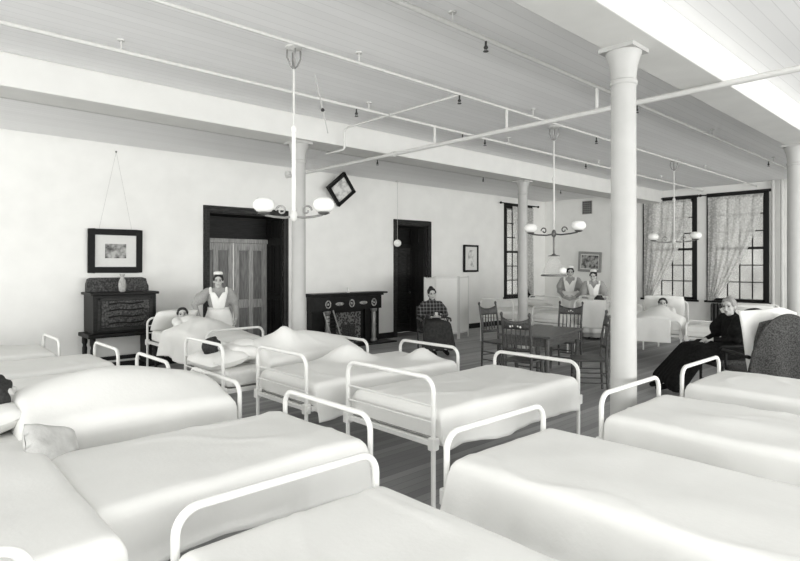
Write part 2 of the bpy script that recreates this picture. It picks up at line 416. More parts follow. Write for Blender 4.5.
for i, (x, y, lab) in enumerate(((XW-.09, 3.76, 'pale riser pipe nearer the window in the right corner'), (XW-.09, 3.58, 'pale riser pipe farther from the window in the right corner'))):
    o = MB().tube([(x, y, 0), (x, y, H)], .038, 12).build('riser_pipe', 'pipe', smooth=True); tag(o, lab, 'pipe', 'riser pipes')
# radiator under the right-hand window
r = empty('radiator', (XW-.2, 4.5, 0), 0, 'dark ribbed radiator under the end window beside the pipes', 'radiator')
for i in range(14):
    y = -.58+i*.085
    MB().tube([(0, y, .1), (0, y, .72), (0, y, .76)], [.035, .035, .015], 8).tube([(.1, y, .1), (.1, y, .72), (.1, y, .76)], [.035, .035, .015], 8).box((.05, y, .14), (.12, .06, .07)).box((.05, y, .70), (.12, .06, .05)).build('section', 'iron', r, smooth=True)
for y in (-.58, .525):
    MB().span((-.03, y-.03, 0), (.13, y+.03, .1)).build('foot', 'iron', r)

# ceiling pipework
def pipe(pts, r, lab, name='sprinkler_pipe', hangers=()):
    o = MB().tube(pts, r, 10).build(name, 'pipe', smooth=True, angle=60)
    if lab: tag(o, lab, 'pipe', 'ceiling pipes')
    h = None
    for (x, y, z) in hangers:
        MB().tube([(x, y, z), (x, y, H)], .006, 6).lathe([(.03, 0), (.03, .012)], (x, y, H-.012), 10).build('hanger', 'pipe', o)
    return o
ZP = 3.56
pa = pipe([(-5.9, 5.28, ZP), (15.3, 5.28, ZP)], .019, 'long ceiling pipe nearest the beam over the column row', hangers=[(x, 5.28, ZP) for x in (-.5, 1.6, 4.4, 7.2, 10, 12.8)])
pb = pipe([(-5.9, 4.10, ZP), (15.3, 4.10, ZP)], .015, 'thin ceiling pipe running beside the hanging lamps', hangers=[(x, 4.1, ZP) for x in (.5, 3.3, 6.1, 8.9, 12)])
pc = pipe([(-5.9, 2.95, ZP), (15.3, 2.95, ZP)], .021, 'ceiling pipe nearest the overhead beam passing behind the tall column', hangers=[(x, 2.95, ZP) for x in (.5, 3.3, 6.4, 8.9, 12)])
pd = pipe([(-5.9, 7.6, ZP), (15.3, 7.6, ZP)], .017, 'ceiling pipe half hidden beyond the column-row beam', hangers=[(x, 7.6, ZP) for x in (-.5, 4.4, 10)])
main = pipe([(5.55, -5.9, 3.305), (5.55, 9.0, 3.305)], .028, 'thick cross pipe slung under the beams across the room', 'main_pipe')
MB().lathe([(.03, 0), (.055, .01), (.06, .05), (.05, .09), (.001, .1)], (5.55, 8.95, 3.305), 14, rot=None).build('end_cap', 'pipe', main, smooth=True)
MB().lathe([(.04, -.03), (.04, .03)], (5.55, 6.1, 3.305), 14, rot=(PI/2, 0, 0)).build('coupling', 'pipe', main) 
for y in (5.28, 4.10, 2.95):
    MB().tube([(5.55, y, 3.305), (5.55, y, ZP)], .017, 8).build('riser', 'pipe', main, smooth=True)
MB().tube([(5.55, 8.75, 3.305), (5.55, 8.75, H)], .006, 6).build('hanger', 'greymetal', main)
br = pipe([(4.72, 4.10, ZP), (4.72, 6.1, ZP), (4.72, 6.16, ZP-.02), (4.72, 6.18, ZP-.06), (4.72, 6.18, 3.3), (4.72, 6.2, 3.27), (4.72, 6.6, 3.27)], .014, None, 'branch_pipe'); br.parent = pb
hd = MB().tube([(0, 0, .06), (0, 0, 0)], .012, 8).lathe([(.018, -.012), (.026, 0), (.018, .012)], n=10).tube([(-.016, 0, 0), (-.016, 0, -.03)], .004, 5).tube([(.016, 0, 0), (.016, 0, -.03)], .004, 5).lathe([(.03, -.034), (.03, -.03)], n=12)
head0 = None
for pp, y, xs in ((pa, 5.28, (.4, 4.21, 6.12, 6.62, 9.53)), (pb, 4.10, (4.7, 7.7)), (pc, 2.95, (3.71, 6.48, 11.7)), (pd, 7.6, (6.53, 9.47, 12.5))):
    for x in xs:
        if head0 is None: o = head0 = hd.build('sprinkler_head', 'iron', pp)
        else: o = head0.copy(); COL.objects.link(o); o.parent = pp
        o.location = (x, y, ZP-.07); o.scale = (.75, .75, 1)
r = empty('light_pull', (3.36, 4.9, H), 0, 'loose slanting cord with a dark bead hanging by the first lamp', 'cord')
MB().tube([(0, 0, 0), (.05, -.045, -.3), (.1, -.09, -.6)], .006, 6).build('cord', 'cordm', r, smooth=True)
MB().ell((.06, -.054, -.36), .02, n=10, m=8).build('bead', 'iron', r, smooth=True)
# ------------------------------------------------------------------ hanging gas lamps
def lamp(x, y, lab, drop=False, slide=False, rz=0, A=.385):
    r = empty('hanging_gas_lamp', (x, y, 0), rz, lab, 'lamp', 'hanging gas lamps')
    MB().lathe([(.075, 0), (.075, -.012), (.03, -.03), (.012, -.04)], (0, 0, H), 16).build('ceiling_rose', 'pipe', r, smooth=True)
    k = MB()
    for j in range(4):
        a = PI/2*j+.4; k.tube([(.06*math.cos(a), .06*math.sin(a), H-.03), (.062*math.cos(a), .062*math.sin(a), H-.1), (.03*math.cos(a), .03*math.sin(a), H-.17), (0, 0, H-.2)], .008, 6)
    k.build('hook', 'greymetal', r, smooth=True)
    MB().tube([(0, 0, H-.18), (0, 0, 2.9)], .010, 8).build('stem', 'pipe', r, smooth=True)
    st = MB().tube([(0, 0, 2.93), (0, 0, 2.14)], .019 if slide else .013, 10)
    st.ell((0, 0, 2.92), (.026, .026, .035)); st.build('sleeve', 'enamel' if slide else 'pipe', r, smooth=True)
    MB().lathe([(.008, 2.09), (.03, 2.11), (.035, 2.14), (.03, 2.17), (.014, 2.2)], n=14).build('body', 'brass' if drop else 'pipe', r, smooth=True)
    for s in (-1, 1):
        a = MB().tube([(0, 0, 2.14), (0, s*A*.3, 2.125), (0, s*A*.68, 2.135), (0, s*A*.94, 2.15), (0, s*A, 2.165)], .011, 8)
        sc = [(0, s*(A*.42+.05*math.cos(t)*(1-t/9)), 2.19+.05*math.sin(t)*(1-t/9)) for t in [q*.5 for q in range(14)]]
        a.tube(sc, .009, 6)
        ar = a.build('arm', 'brass' if drop else 'greymetal', r, smooth=True)
        MB().lathe([(.02, 2.15), (.055, 2.165), (.05, 2.175), (.02, 2.185)], (0, s*A, 0), 14).build('burner_cup', 'brass', ar, smooth=True)
        MB().lathe([(.03, 2.175), (.065, 2.183), (.092, 2.21), (.098, 2.245), (.085, 2.28), (.055, 2.302), (.04, 2.304)], (0, s*A, 0), 24).build('globe', 'globe', ar, smooth=True)
    if drop:
        MB().tube([(0, 0, 2.1), (0, 0, 1.86)], .014, 8).build('drop_tube', 'brass', r, smooth=True)
        MB().lathe([(.016, 1.86), (.03, 1.845), (.085, 1.83), (.085, 1.825)], n=20).build('collar', 'brass', r, smooth=True)
        MB().lathe([(.04, 1.825), (.06, 1.8), (.105, 1.72), (.16, 1.60), (.165, 1.56)], n=28).build('glass_shade', 'clearglass', r, smooth=True)
        MB().lathe([(.165, 1.565), (.18, 1.56), (.18, 1.545), (.165, 1.54)], n=28).build('shade_rim', 'brass', r, smooth=True)
        MB().ell((.09, -.085, 1.62), (.055, .055, .05)).build('bulb', 'globe', r, smooth=True)
lamp(2.79, 4.40, 'white hanging gas lamp nearest the camera by the double door', slide=True, rz=.80, A=.27)
lamp(7.09, 4.42, 'dark armed hanging gas lamp with glass drop shade above the table', drop=True)
lamp(10.99, 4.30, 'farthest hanging gas lamp in front of the end window')
r = empty('globe_pendant', (9.02, YW-.12, 0), 0, 'small white globe on a thin cord beside the narrow door', 'lamp')
MB().tube([(0, 0, H), (0, 0, 2.29)], .004, 6).build('cord', 'cordm', r)
MB().ell((0, 0, 2.21), (.09, .09, .085), n=20, m=12).build('globe', 'globe', r, smooth=True)
MB().lathe([(.05, 0), (.05, -.02), (.01, -.03)], (0, 0, H), 12).build('ceiling_rose', 'pipe', r)

# ------------------------------------------------------------------ pictures
def picture(loc, rotz, w, h, fw, lab, fm='frame', art='print_', am=(.2, .2), tilt=0, roll=0, wire=None, name='framed_picture'):
    """local frame: face towards -Y, x to the right, z up"""
    r = empty(name, loc, 0, lab, 'picture', 'framed pictures'); r.rotation_euler = Euler((tilt, roll, rotz), 'XYZ')
    f = MB(); 
    f.span((-w/2, -.03, -h/2), (-w/2+fw, .01, h/2)); f.span((w/2-fw, -.03, -h/2), (w/2, .01, h/2))
    f.span((-w/2+fw, -.03, h/2-fw), (w/2-fw, .01, h/2)); f.span((-w/2+fw, -.03, -h/2), (w/2-fw, .01, -h/2+fw))
    f.build('frame', fm, r, bevel=.006)
    MB().span((-w/2+fw, -.008, -h/2+fw), (w/2-fw, .005, h/2-fw)).build('mount', 'matboard', r)
    MB().span((-w/2+fw+am[0]*w, -.011, -h/2+fw+am[1]*h), (w/2-fw-am[0]*w, -.008, h/2-fw-am[1]*h)).build('print', art, r)
    if wire:
        m = MB()
        for s in (-1, 1): m.tube([(s*w*wire[0], .0, h/2), (0, .0, wire[1])], .002, 5)
        m.build('hanging_wire', 'cordm', r); MB().ell((0, 0, wire[1]), .015, n=8, m=6).build('nail', 'iron', r)
picture((2.905, YW-.03, 1.925), 0, .82, .70, .095, 'black framed engraving hanging on a long wire over the carved cabinet', am=(.19, .2), wire=(.3, 1.6), tilt=.02)
picture((11.77, YW-.03, 1.875), 0, .60, .72, .05, 'tall narrow black framed print above the folding screen', art='printpale', am=(.22, .12))
picture((XW-.04, 8.36, 1.79), PI/2*-1, .72, .58, .07, 'grey framed dark picture above the two far nurses', fm='greyframe', am=(.04, .05), roll=.05)
r = empty('diamond_picture', (7.30, YW-.22, 3.30), 0, 'diamond hung black framed picture tilting from the wall near the ceiling', 'picture'); r.rotation_euler = (.35, PI/4, .25)
w = .52; f = MB(); fw = .06
f.span((-w/2, -.05, -w/2), (-w/2+fw, .03, w/2)); f.span((w/2-fw, -.05, -w/2), (w/2, .03, w/2)); f.span((-w/2, -.05, w/2-fw), (w/2, .03, w/2)); f.span((-w/2, -.05, -w/2), (w/2, .03, -w/2+fw))
f.build('frame', 'frame', r, bevel=.005); MB().span((-w/2+fw, -.01, -w/2+fw), (w/2-fw, .02, w/2-fw)).build('print', 'printpale', r)
MB().tube([(-w/2, .02, w/2), (-w/2-.05, .08, w/2+.07)], .003, 5).build('hanging_wire', 'cordm', r)
g = empty('wall_vent', (XW-.01, 8.46, 3.38), -PI/2, 'small dark wall vent grille high in the corner', 'vent')
MB().span((-.15, -.015, -.19), (.15, .01, .19)).build('plate', 'greymetal', g)
m = MB()
for i in range(6):
    for j in range(5): m.box((-.11+j*.055, -.018, -.15+i*.06), (.03, .01, .035))
m.build('grille', 'iron', g)

# ------------------------------------------------------------------ carved cabinet under the first picture
r = empty('carved_cabinet', (2.90, 9.35, 0), 0, 'tall black carved writing cabinet on legs against the long wall', 'cabinet')
MB().span((-.46, 0, .66), (.46, .52, 1.24)).build('case', 'blackwood', r, bevel=.01)
MB().span((-.50, -.03, 1.24), (.50, .52, 1.28)).build('top_ledge', 'blackwood', r, bevel=.01)
MB().span((-.54, -.06, .60), (.54, .52, .66)).build('base_moulding', 'blackwood', r, bevel=.012)
p = [(-.46, 1.28), (-.46, 1.40), (-.44, 1.48), (-.40, 1.50), (.36, 1.50), (.42, 1.48), (.44, 1.40), (.46, 1.36), (.46, 1.28)]
n = len(p); MB().add([(x, .36, z) for x, z in p]+[(x, .46, z) for x, z in p], [tuple(range(n)), tuple(range(n, 2*n))[::-1]]+[(i, (i+1) % n, n+(i+1) % n, n+i) for i in range(n)]) if 0 else None
m = MB(); m.add([(x, .34, z) for x, z in p]+[(x, .44, z) for x, z in p], [tuple(range(n)), tuple(range(n, 2*n))[::-1]]+[(i, (i+1) % n, n+(i+1) % n, n+i) for i in range(n)])
m.build('gallery', 'carving', r)
q = MB()
q.span((-.40, -.02, .70), (-.36, 0, 1.20)); q.span((.36, -.02, .70), (.40, 0, 1.20)); q.span((-.40, -.02, 1.16), (.40, 0, 1.20)); q.span((-.40, -.02, .70), (.40, 0, .74))
q.build('front_frame', 'darkwood', r, bevel=.005)
MB().span((-.35, -.012, .75), (.35, 0, 1.15)).build('carved_panel', 'carving', r)
for i in range(4):
    MB().tube([(-.25, -.015, .80+i*.1), (-.1, -.02, .82+i*.1), (.08, -.02, .80+i*.1), (.26, -.015, .82+i*.1)], .012, 6).build('scroll', 'blackwood', r, smooth=True)
for x in (-.46, .46):
    for y in (.02, .46): MB().lathe([(.03, 0), (.035, .04), (.02, .07), (.032, .2), (.036, .42), (.025, .46), (.04, .5), (.04, .60)], (x, y, 0), 14).build('leg', 'blackwood', r, smooth=True)
MB().span((-.46, .44, .18), (.46, .48, .24)).build('stretcher', 'blackwood', r)
q = MB().span((.36, .02, .12), (.60, .45, .60)); q.build('side_locker', 'blackwood', r, bevel=.01)
MB().span((.40, .005, .17), (.56, .02, .55)).build('locker_door', 'carving', r)
v = MB().lathe([(.03, 0), (.05, .02), (.058, .1), (.05, .17), (.03, .21), (.026, .24), (.04, .275), (.032, .275)], n=20).build('vase', 'vase', smooth=True); v.location = (2.87, 9.42, 1.28)
tag(v, 'tall grey glazed vase on the ledge of the carved cabinet', 'vase')

# ------------------------------------------------------------------ fireplace
r = empty('fireplace', (7.54, YW, 0), 0, 'black marble fireplace with carved frieze and pale turned columns', 'fireplace')
MB().span((-1.02, -.34, 1.07), (.98, 0, 1.11)).build('mantel_shelf', 'marble', r, bevel=.008)
MB().span((-.98, -.30, 1.03), (.90, 0, 1.07)).build('shelf_moulding', 'marble', r, bevel=.01)
MB().span((-.96, -.26, .74), (.86, 0, 1.03)).build('frieze', 'marble', r)
for i, x in enumerate((-.60, -.30, .02, .34, .64)):
    if i % 2: MB().ell((x, -.262, .88), (.11, .02, .04), n=18, m=8).build('oval_ornament', 'carvepale', r, smooth=True)
    else: 
        e = MB(); e.lathe([(.045, -.015), (.062, 0), (.045, .015)], (x, -.26, .88), 16, rot=None) if 0 else None
        pts = [(x+.06*math.cos(t), -.265, .88+.075*math.sin(t)) for t in [2*PI*k/20 for k in range(21)]]
        e.tube(pts, .014, 6); e.ell((x, -.26, .88), (.025, .02, .03), n=10, m=6); e.build('ring_ornament', 'carvepale', r, smooth=True)
for s in (-1, 1): MB().span((s*.86 if s > 0 else -.96, -.18, 0), (s*.46, 0, .74)).build('pilaster', 'marble', r, bevel=.01)
for x in (-.60, .66): 
    MB().lathe([(.075, .0), (.075, .06), (.05, .09), (.055, .3), (.05, .36), (.06, .39), (.05, .42), (.056, .6), (.048, .66), (.075, .70), (.075, .74)], (x, -.23, 0), 18).build('turned_column', 'greymetal', r, smooth=True)
MB().span((-.46, -.12, 0), (.46, -.02, .74)).build('firebox_surround', 'marble', r)
MB().span((-.30, -.135, .0), (.36, -.12, .68)).build('tile_panel', 'fireback', r)
MB().span((-.16, -.15, .05), (.20, -.135, .42)).build('summer_cover', 'carving', r, bevel=.01)
MB().span((-.90, -.62, 0), (1.0, -.26, .03)).build('hearth', 'marble', r)
r = empty('leaning_fireguard', (6.95, 9.42, 0.03), 0, 'dark slatted fireguard leaning at the left side of the fireplace', 'fireguard'); r.rotation_euler = (-.12, .0, .0)
f = MB(); f.tube([(-.22, 0, .72), (-.02, 0, .02)], .018, 8); f.build('rail', 'greymetal', r, smooth=True)
f = MB(); f.tube([(.02, 0, .74), (.22, 0, .02)], .018, 8); f.build('rail', 'greymetal', r, smooth=True)
f = MB()
for i in range(9): f.tube([(-.2+i*.021, 0, .64-i*.07), (.04+i*.021, 0, .66-i*.07)], .008, 6)
f.build('slat', 'iron', r, smooth=True)
o = MB().lathe([(.03, 0), (.035, .01), (.015, .03), (.03, .07), (.035, .1), (.02, .13), (.001, .14)], n=16).build('figurine', 'paper', smooth=True); o.location = (7.48, 9.66, 1.11)
tag(o, 'small white ornament standing on the mantel shelf', 'ornament')

# ------------------------------------------------------------------ folding screen
r = empty('folding_screen', (8.7, 8.6, 0), 0, 'white three panel folding screen behind the seated plaid woman', 'screen')
pts = [(0.02, .0), (.64, .28), (1.20, .05), (1.74, .22)]
for i in range(3):
    a, b = Vector((*pts[i], 0)), Vector((*pts[i+1], 0)); d = b-a; L = d.length-.02; pn = empty('screen_panel', a, math.atan2(d.y, d.x)); pn.parent = r
    f = MB()
    for x in (0.015, L-.015): f.span((x-.015, -.015, 0), (x+.015, .015, 1.44))
    for z in (.14, 1.41): f.span((.03, -.012, z-.015), (L-.03, .012, z+.015))
    f.build('panel_frame', 'pipe', pn, bevel=.003)
    MB().span((.03, -.006, .155), (L-.03, .006, 1.395)).build('panel_cloth', 'screen', pn)

# ------------------------------------------------------------------ table and chairs
r = empty('ward_table', (7.13, 4.64, 0), .197, 'dark wooden table with turned legs under the drop lamp', 'table')
MB().box((0, 0, .735), (1.36, .76, .03)).build('tabletop', 'tablewood', r, bevel=.008)
q = MB(); q.box((0, -.32, .66), (1.2, .025, .12)); q.box((0, .32, .66), (1.2, .025, .12)); q.box((-.6, 0, .66), (.025, .62, .12)); q.box((.6, 0, .66), (.025, .62, .12))
q.build('apron_rail', 'tablewood', r)
for x in (-.6, .6):
    for y in (-.31, .31): MB().lathe([(.022, 0), (.03, .03), (.022, .07), (.03, .2), (.04, .38), (.026, .5), (.034, .54), (.036, .72)], (x, y, 0), 16).build('leg', 'tablewood', r, smooth=True)

def chair(loc, rotz, lab, crest_cut=False):
    """seat centre at loc, sitter faces local +x"""
    r = empty('spindle_chair', loc, rotz, lab, 'chair', 'spindle back chairs round the table')
    MB().box((0, 0, .445), (.42, .42, .03)).build('seat', 'chairwood', r, bevel=.012)
    for x, y in ((.19, .18), (.19, -.18)): MB().tube([(x, y, 0), (x-.01, y*.97, .22), (x-.015, y*.95, .44)], [.014, .021, .017], 10).build('leg', 'chairwood', r, smooth=True)
    for y in (-.19, .19):
        p = MB().tube([(-.22, y, 0), (-.2, y, .44), (-.215, y, .75), (-.27, y*1.02, 1.04)], [.016, .019, .017, .014], 10).build('back_post', 'chairwood', r, smooth=True)
        MB().ell((-.275, y*1.02, 1.06), (.02, .02, .03), n=10, m=8).build('finial', 'chairwood', p, smooth=True)
    def curve(z0, z1, x0, x1, sag=.0):
        def fn(u, v):
            y = (u-.5)*.38; z = z0+(z1-z0)*v - sag*v*(1-(2*u-1)**2)
            return (x0+(x1-x0)*v-.02*(1-(2*u-1)**2), y, z)
        return MB().grid(fn, 14, 3)
    cr = curve(.87, 1.02, -.237, -.262, .05).build('crest_rail', 'chairwood', r, smooth=True, solid=.018)
    if crest_cut:
        c = MB()
        for k in (-.07, -.035, 0, .035, .07): c.ell((-.268, k, .915+.012*math.cos(k*45)), (.012, .016, .016), n=8, m=6)
        c.build('carved_ornament', 'paper', cr, smooth=True)
    curve(.58, .62, -.205, -.21).build('back_rail', 'chairwood', r, smooth=True, solid=.018)
    for k in range(5):
        y = (k-2)*.065; MB().tube([(-.222, y, .61), (-.25, y, .75), (-.252, y, .89)], [.007, .011, .007], 8).build('spindle', 'chairwood', r, smooth=True)
    for z in (.15, .28):
        for y in (-.18, .18): MB().tube([(-.21, y, z), (.183, y*.97, z)], .009, 7).build('stretcher', 'chairwood', r, smooth=True)
    for z in (.2, .32): MB().tube([(.184, -.175, z), (.184, .175, z)], .010, 7).build('stretcher', 'chairwood', r, smooth=True)
    MB().tube([(-.21, -.185, .22), (-.21, .185, .22)], .009, 7).build('stretcher', 'chairwood', r, smooth=True)
    return r
chair((6.36, 4.42, 0), .197, 'dark chair with pale carved crest at the left end of the table', True)
chair((7.55, 5.72, 0), -PI/2-.1, 'dark spindle chair on the far side of the table by the seated woman')
chair((8.40, 5.02, 0), PI+.197, 'dark spindle chair at the far end of the table before the nurses', True)
chair((7.06, 3.88, 0), math.radians(128), 'dark spindle chair turned sideways beside the tall white column', True)
# ------------------------------------------------------------------ beds
MT = .715   # mattress top
def hoop_pts(W, Hh, R=.09, x=0.):
    pts = [(x, -W/2, 0), (x, -W/2, Hh*.5), (x, -W/2, Hh-R)]
    for i in range(1, 8):
        a = PI-(PI/2)*i/8; pts.append((x, -W/2+R+R*math.cos(a), Hh-R+R*math.sin(a)))
    pts += [(x, -W/2+R, Hh), (x, 0, Hh), (x, W/2-R, Hh)]
    for i in range(1, 8):
        a = PI/2-(PI/2)*i/8; pts.append((x, W/2-R+R*math.cos(a), Hh-R+R*math.sin(a)))
    pts += [(x, W/2, Hh-R), (x, W/2, Hh*.5), (x, W/2, 0)]
    return pts

def spread_top(x, y, seed, bumps, amp=.010):
    z = amp*(noise.noise((x*1.7+seed, y*2.3, seed*1.3))+.5*noise.noise((x*4.1, y*5+seed, seed)))
    z += .010*max(0, 1-abs(noise.noise((x*1.6+seed*2, y*2.0-seed, 3)))*12)*max(0, min(1, .5+2*noise.noise((x*1.1-seed, y, 9))))
    for (bx, by, h, sx, sy) in bumps: z += h*math.exp(-((x-bx)/sx)**2-((y-by)/sy)**2)
    return z

def bed(P, foot, rotz, W=.88, L=1.88, Hf=.84, Hh=.95, bumps=(), x0=.06, drop=.27, dropR=None, pillow=None, seed=1., top=MT, spread=True, nearL=False, hoopW=None, flare=.10, frontdrop=.15, blanket='sheet', bed_label=None, res=.028):
    d = Vector((math.cos(rotz), math.sin(rotz), 0)); loc = Vector((foot[0], foot[1], 0))-d*L
    r = empty('hospital_bed', loc, rotz, 'white iron '+P, 'bed', 'white iron hospital beds')
    for nm, x, Hx, bars, ww in (('head_frame', 0, Hh, (.765, .655), hoopW or W), ('foot_frame', L, Hf, (.62,), W)):
        h = MB().tube(hoop_pts(ww, Hx, x=x), .0165, 12).build(nm, 'enamel', r, smooth=True, angle=180)
        for z in bars: 
            if z < Hx-.08: MB().tube([(x, -ww/2, z), (x, ww/2, z)], .008, 8).build('rail_bar', 'enamel', h, smooth=True)
        MB().box((x, 0, .515), (.03, W+.02, .035)).build('end_angle', 'enamel', h, bevel=.004)
        for s in (-1, 1): MB().box((x, s*ww/2, .515), (.06, .055, .085)).build('corner_casting', 'enamel', h, bevel=.008)
    for s in (-1, 1): MB().box((L/2, s*(W/2-.01), .515), (L-.05, .03, .04)).build('side_rail', 'enamel', r, bevel=.004)
    sp = MB(); sp.box((L/2, 0, .535), (L-.06, W-.06, .006)); sp.build('spring_mesh', 'greymetal', r)
    MB().box((L/2, 0, (.54+top-.025)/2), (L-.13, W-.06, top-.025-.54)).build('mattress', 'tick', r, bevel=.03)
    if spread:
        Lm = L-.03; hw = W/2+.012; dl = drop; dr = drop if dropR is None else dropR; q = .05
        def edge(e):        # e = overhang past the mattress edge -> (outward, down)
            a = q*PI/2
            if e < a: t = e/q; return q*math.sin(t), q*(1-math.cos(t))
            return q, q+e-a
        nu = int((Lm-x0+frontdrop*2)/res); nv = int((2*hw+dl+dr)/res)
        Ls = Lm-x0
        def fn(u, v):
            a = -0.20+u*(Ls+.20+frontdrop); b = -hw+q-dr+v*(2*hw-2*q+dl+dr)
            ax = min(max(a, q), Ls-q); by = min(max(b, -hw+q), hw-q)
            ex = a-ax; ey = b-by
            ox, dx = edge(abs(ex)); oy, dy = edge(abs(ey))
            dn = math.sqrt(dx*dx+dy*dy) if dx < .03 or dy < .03 else max(dx, dy)
            fl = max(0, dy-.05)
            px = x0+ax+math.copysign(ox, ex) if ex else x0+ax
            py = by+math.copysign(oy+fl*flare+fl*.10*math.sin(px*9+seed)+.02*fl*math.sin(px*31+seed), ey) if ey else by
            z = top-dn
            k = max(0, 1-dn/.12)
            z += spread_top(px, py, seed, bumps)*(k if dn > 0 else 1)
            if dy > .15: z += .018*math.sin(px*6+seed*3)*min(1, (dy-.15)/.1)
            return (px, py, z)
        o = MB().grid(fn, nu, nv).build('bedspread', blanket, smooth=True, angle=180, solid=.006); o.location = loc; o.rotation_euler = (0, 0, rotz)
        tag(o, ('grey rumpled blanket on the ' if blanket == 'greyblanket' else 'white spread on the ')+P, 'blanket' if blanket == 'greyblanket' else 'bedspread', 'white bedspreads' if blanket == 'sheet' else None)
        if blanket == 'greyblanket': o.name = 'blanket'
    for i, pl in enumerate(pillow or ()):
        px, py, pz, tilt, yaw, sx, sy = pl
        def pf(u, v):
            a = 2*u-1; b = 2*v-1
            k = (1-a**4)*(1-b**4)
            return k, a, b
        m = MB(); n = 22
        for sgn in (1, -1):
            def g(u, v, sgn=sgn):
                k, a, b = pf(u, v); 
                return (a*sx/2*(1-.05*b*b), b*sy/2*(1-.05*a*a), sgn*.085*max(0, k)**.55+.006*noise.noise((a*3+seed, b*3, sgn)))
            m.grid(g, n, n)
        o = m.build('pillow', 'linen', smooth=True, angle=180)
        o.matrix_world = Matrix.Translation(loc) @ Matrix.Rotation(rotz, 4, 'Z') @ Matrix.Translation((px, py, pz)) @ Matrix.Rotation(yaw, 4, 'Z') @ Matrix.Rotation(tilt, 4, 'Y')
        tag(o, (('upper ' if i else 'lower ') if len(pillow) > 1 else '')+'white pillow on the '+P, 'pillow', 'white pillows')
    return r
FY = PI/2      # foot towards +Y
# near row, feet away from the camera
bed('bed cropped at the bottom left corner', (-.09, 2.0), FY, seed=1.1, W=.88, Hf=.87)
bed('bed at the bottom centre reaching the picture edge', (1.24, 1.99), FY, seed=2.3, W=.92)
bed('near bed right of the bare floor gap', (2.60, 1.97), FY, seed=3.7, W=.88, drop=.32, dropR=.42, flare=.30, bumps=[(1.1, .2, .02, .5, .2)])
bed('near bed in front of the tall column', (4.01, 1.86), FY, seed=4.9, W=.90, bumps=[(1.25, .1, .03, .25, .12)])
bed('near bed in front of the woman in black', (5.41, 1.88), FY, seed=5.2, W=.88, bumps=[(1.5, 0, .025, .3, .3)])
# bed lying crosswise at the left
bed('bed lying crosswise in front of the left row', (.18, 3.75), FY, seed=6.6, W=.94, L=1.62, top=.74, Hh=.66, Hf=.66, x0=.0, bumps=[(1.1, -.1, .05, .3, .3), (.5, .15, .02, .3, .2)], drop=.2)
# left row, feet towards +X
bed('left row bed closest to the camera', (2.09, 2.95), 0, seed=7.7, W=.91, L=1.40, Hh=.62, drop=.52, dropR=.3, x0=-.045)
bed('left row bed with the patient at the picture edge', (1.97, 4.26), 0, seed=8.1, W=.86, L=1.9, Hh=.80, x0=.56, bumps=[(1.12, 0, .27, .85, .36)], pillow=[(.42, .05, .76, -.2, 0, .42, .66)])
bed('third bed back in the left row', (1.92, 5.45), 0, seed=9.4, W=.82, L=1.9, Hh=.8)
bed('left row bed below the carved cabinet', (1.84, 6.58), 0, seed=10.2, W=.82, L=1.9, Hh=.8)
bed('left row bed farthest from the camera', (1.58, 7.80), 0, seed=11.5, W=.80, L=1.9, Hh=.8, bumps=[(1.2, .1, .10, .3, .25), (.7, 0, .08, .25, .3)], blanket='greyblanket' if 0 else 'sheet')
# middle row, heads towards the camera
bed('middle row bed with raised knees by the column', (4.14, 5.42), 0, seed=12.4, W=.86, L=1.74, x0=.48, bumps=[(.86, -.12, .10, .11, .13), (1.0, 0, .25, .95, .36)], pillow=[(.17, .05, .76, -.15, 0, .42, .64)])
bed('middle row bed in front of the fireplace', (4.47, 4.36), 0, seed=13.8, W=.88, L=1.84, hoopW=.80, bumps=[(.95, .30, .17, .25, .14), (1.65, -.1, .10, .12, .14), (.45, .1, .05, .3, .3)], drop=.2, dropR=.32)
bed('middle row bed closest to the camera', (4.58, 3.07), 0, seed=14.6, W=.92, L=1.85, drop=.24, dropR=.30, bumps=[(.3, 0, .03, .3, .4)])
# against the long wall
bed('bed by the double door beside the nurse', (3.52, 6.95), -PI/2, seed=15.5, W=.80, L=2.1, x0=.58, bumps=[(1.18, 0, .23, .68, .36)], Hh=.88, Hf=.86, drop=.36, pillow=[(.16, -.05, .84, -.8, 0, .44, .66)])
# far row
bed('far bed below the corner window', (10.0, 7.65), PI, seed=16.2, W=.88, L=1.86, Hf=.95, Hh=.95, pillow=[(.25, 0, .78, -.3, 0, .4, .62)])
bed('far bed behind the table', (9.95, 6.30), PI, seed=17.3, W=.80, L=1.86, Hf=.86, Hh=1.0, pillow=[(.2, 0, .82, -.6, 0, .4, .62)])
bed('far bed with draped sheet before the two nurses', (12.0, 5.42), 0, seed=18.1, W=.82, L=1.9, Hh=1.02, x0=.5, bumps=[(1.1, 0, .26, .85, .34)], pillow=[(.30, 0, .80, -.25, 0, .42, .6)])
bed('far bed of the patient right of the column', (9.72, 4.12), PI+.30, seed=19.6, W=.80, L=1.86, Hf=.765, Hh=1.0, x0=.64, bumps=[(1.25, 0, .23, .66, .36)], pillow=[(.14, 0, .90, -1.1, 0, .46, .72)])
bed('far bed behind the woman in black', (9.72, 3.18), PI, seed=20.8, W=.86, L=1.86, Hf=.80, Hh=1.0, pillow=[(.20, .1, .86, -.75, .1, .42, .62), (.42, -.05, .83, -.5, -.1, .42, .6)])

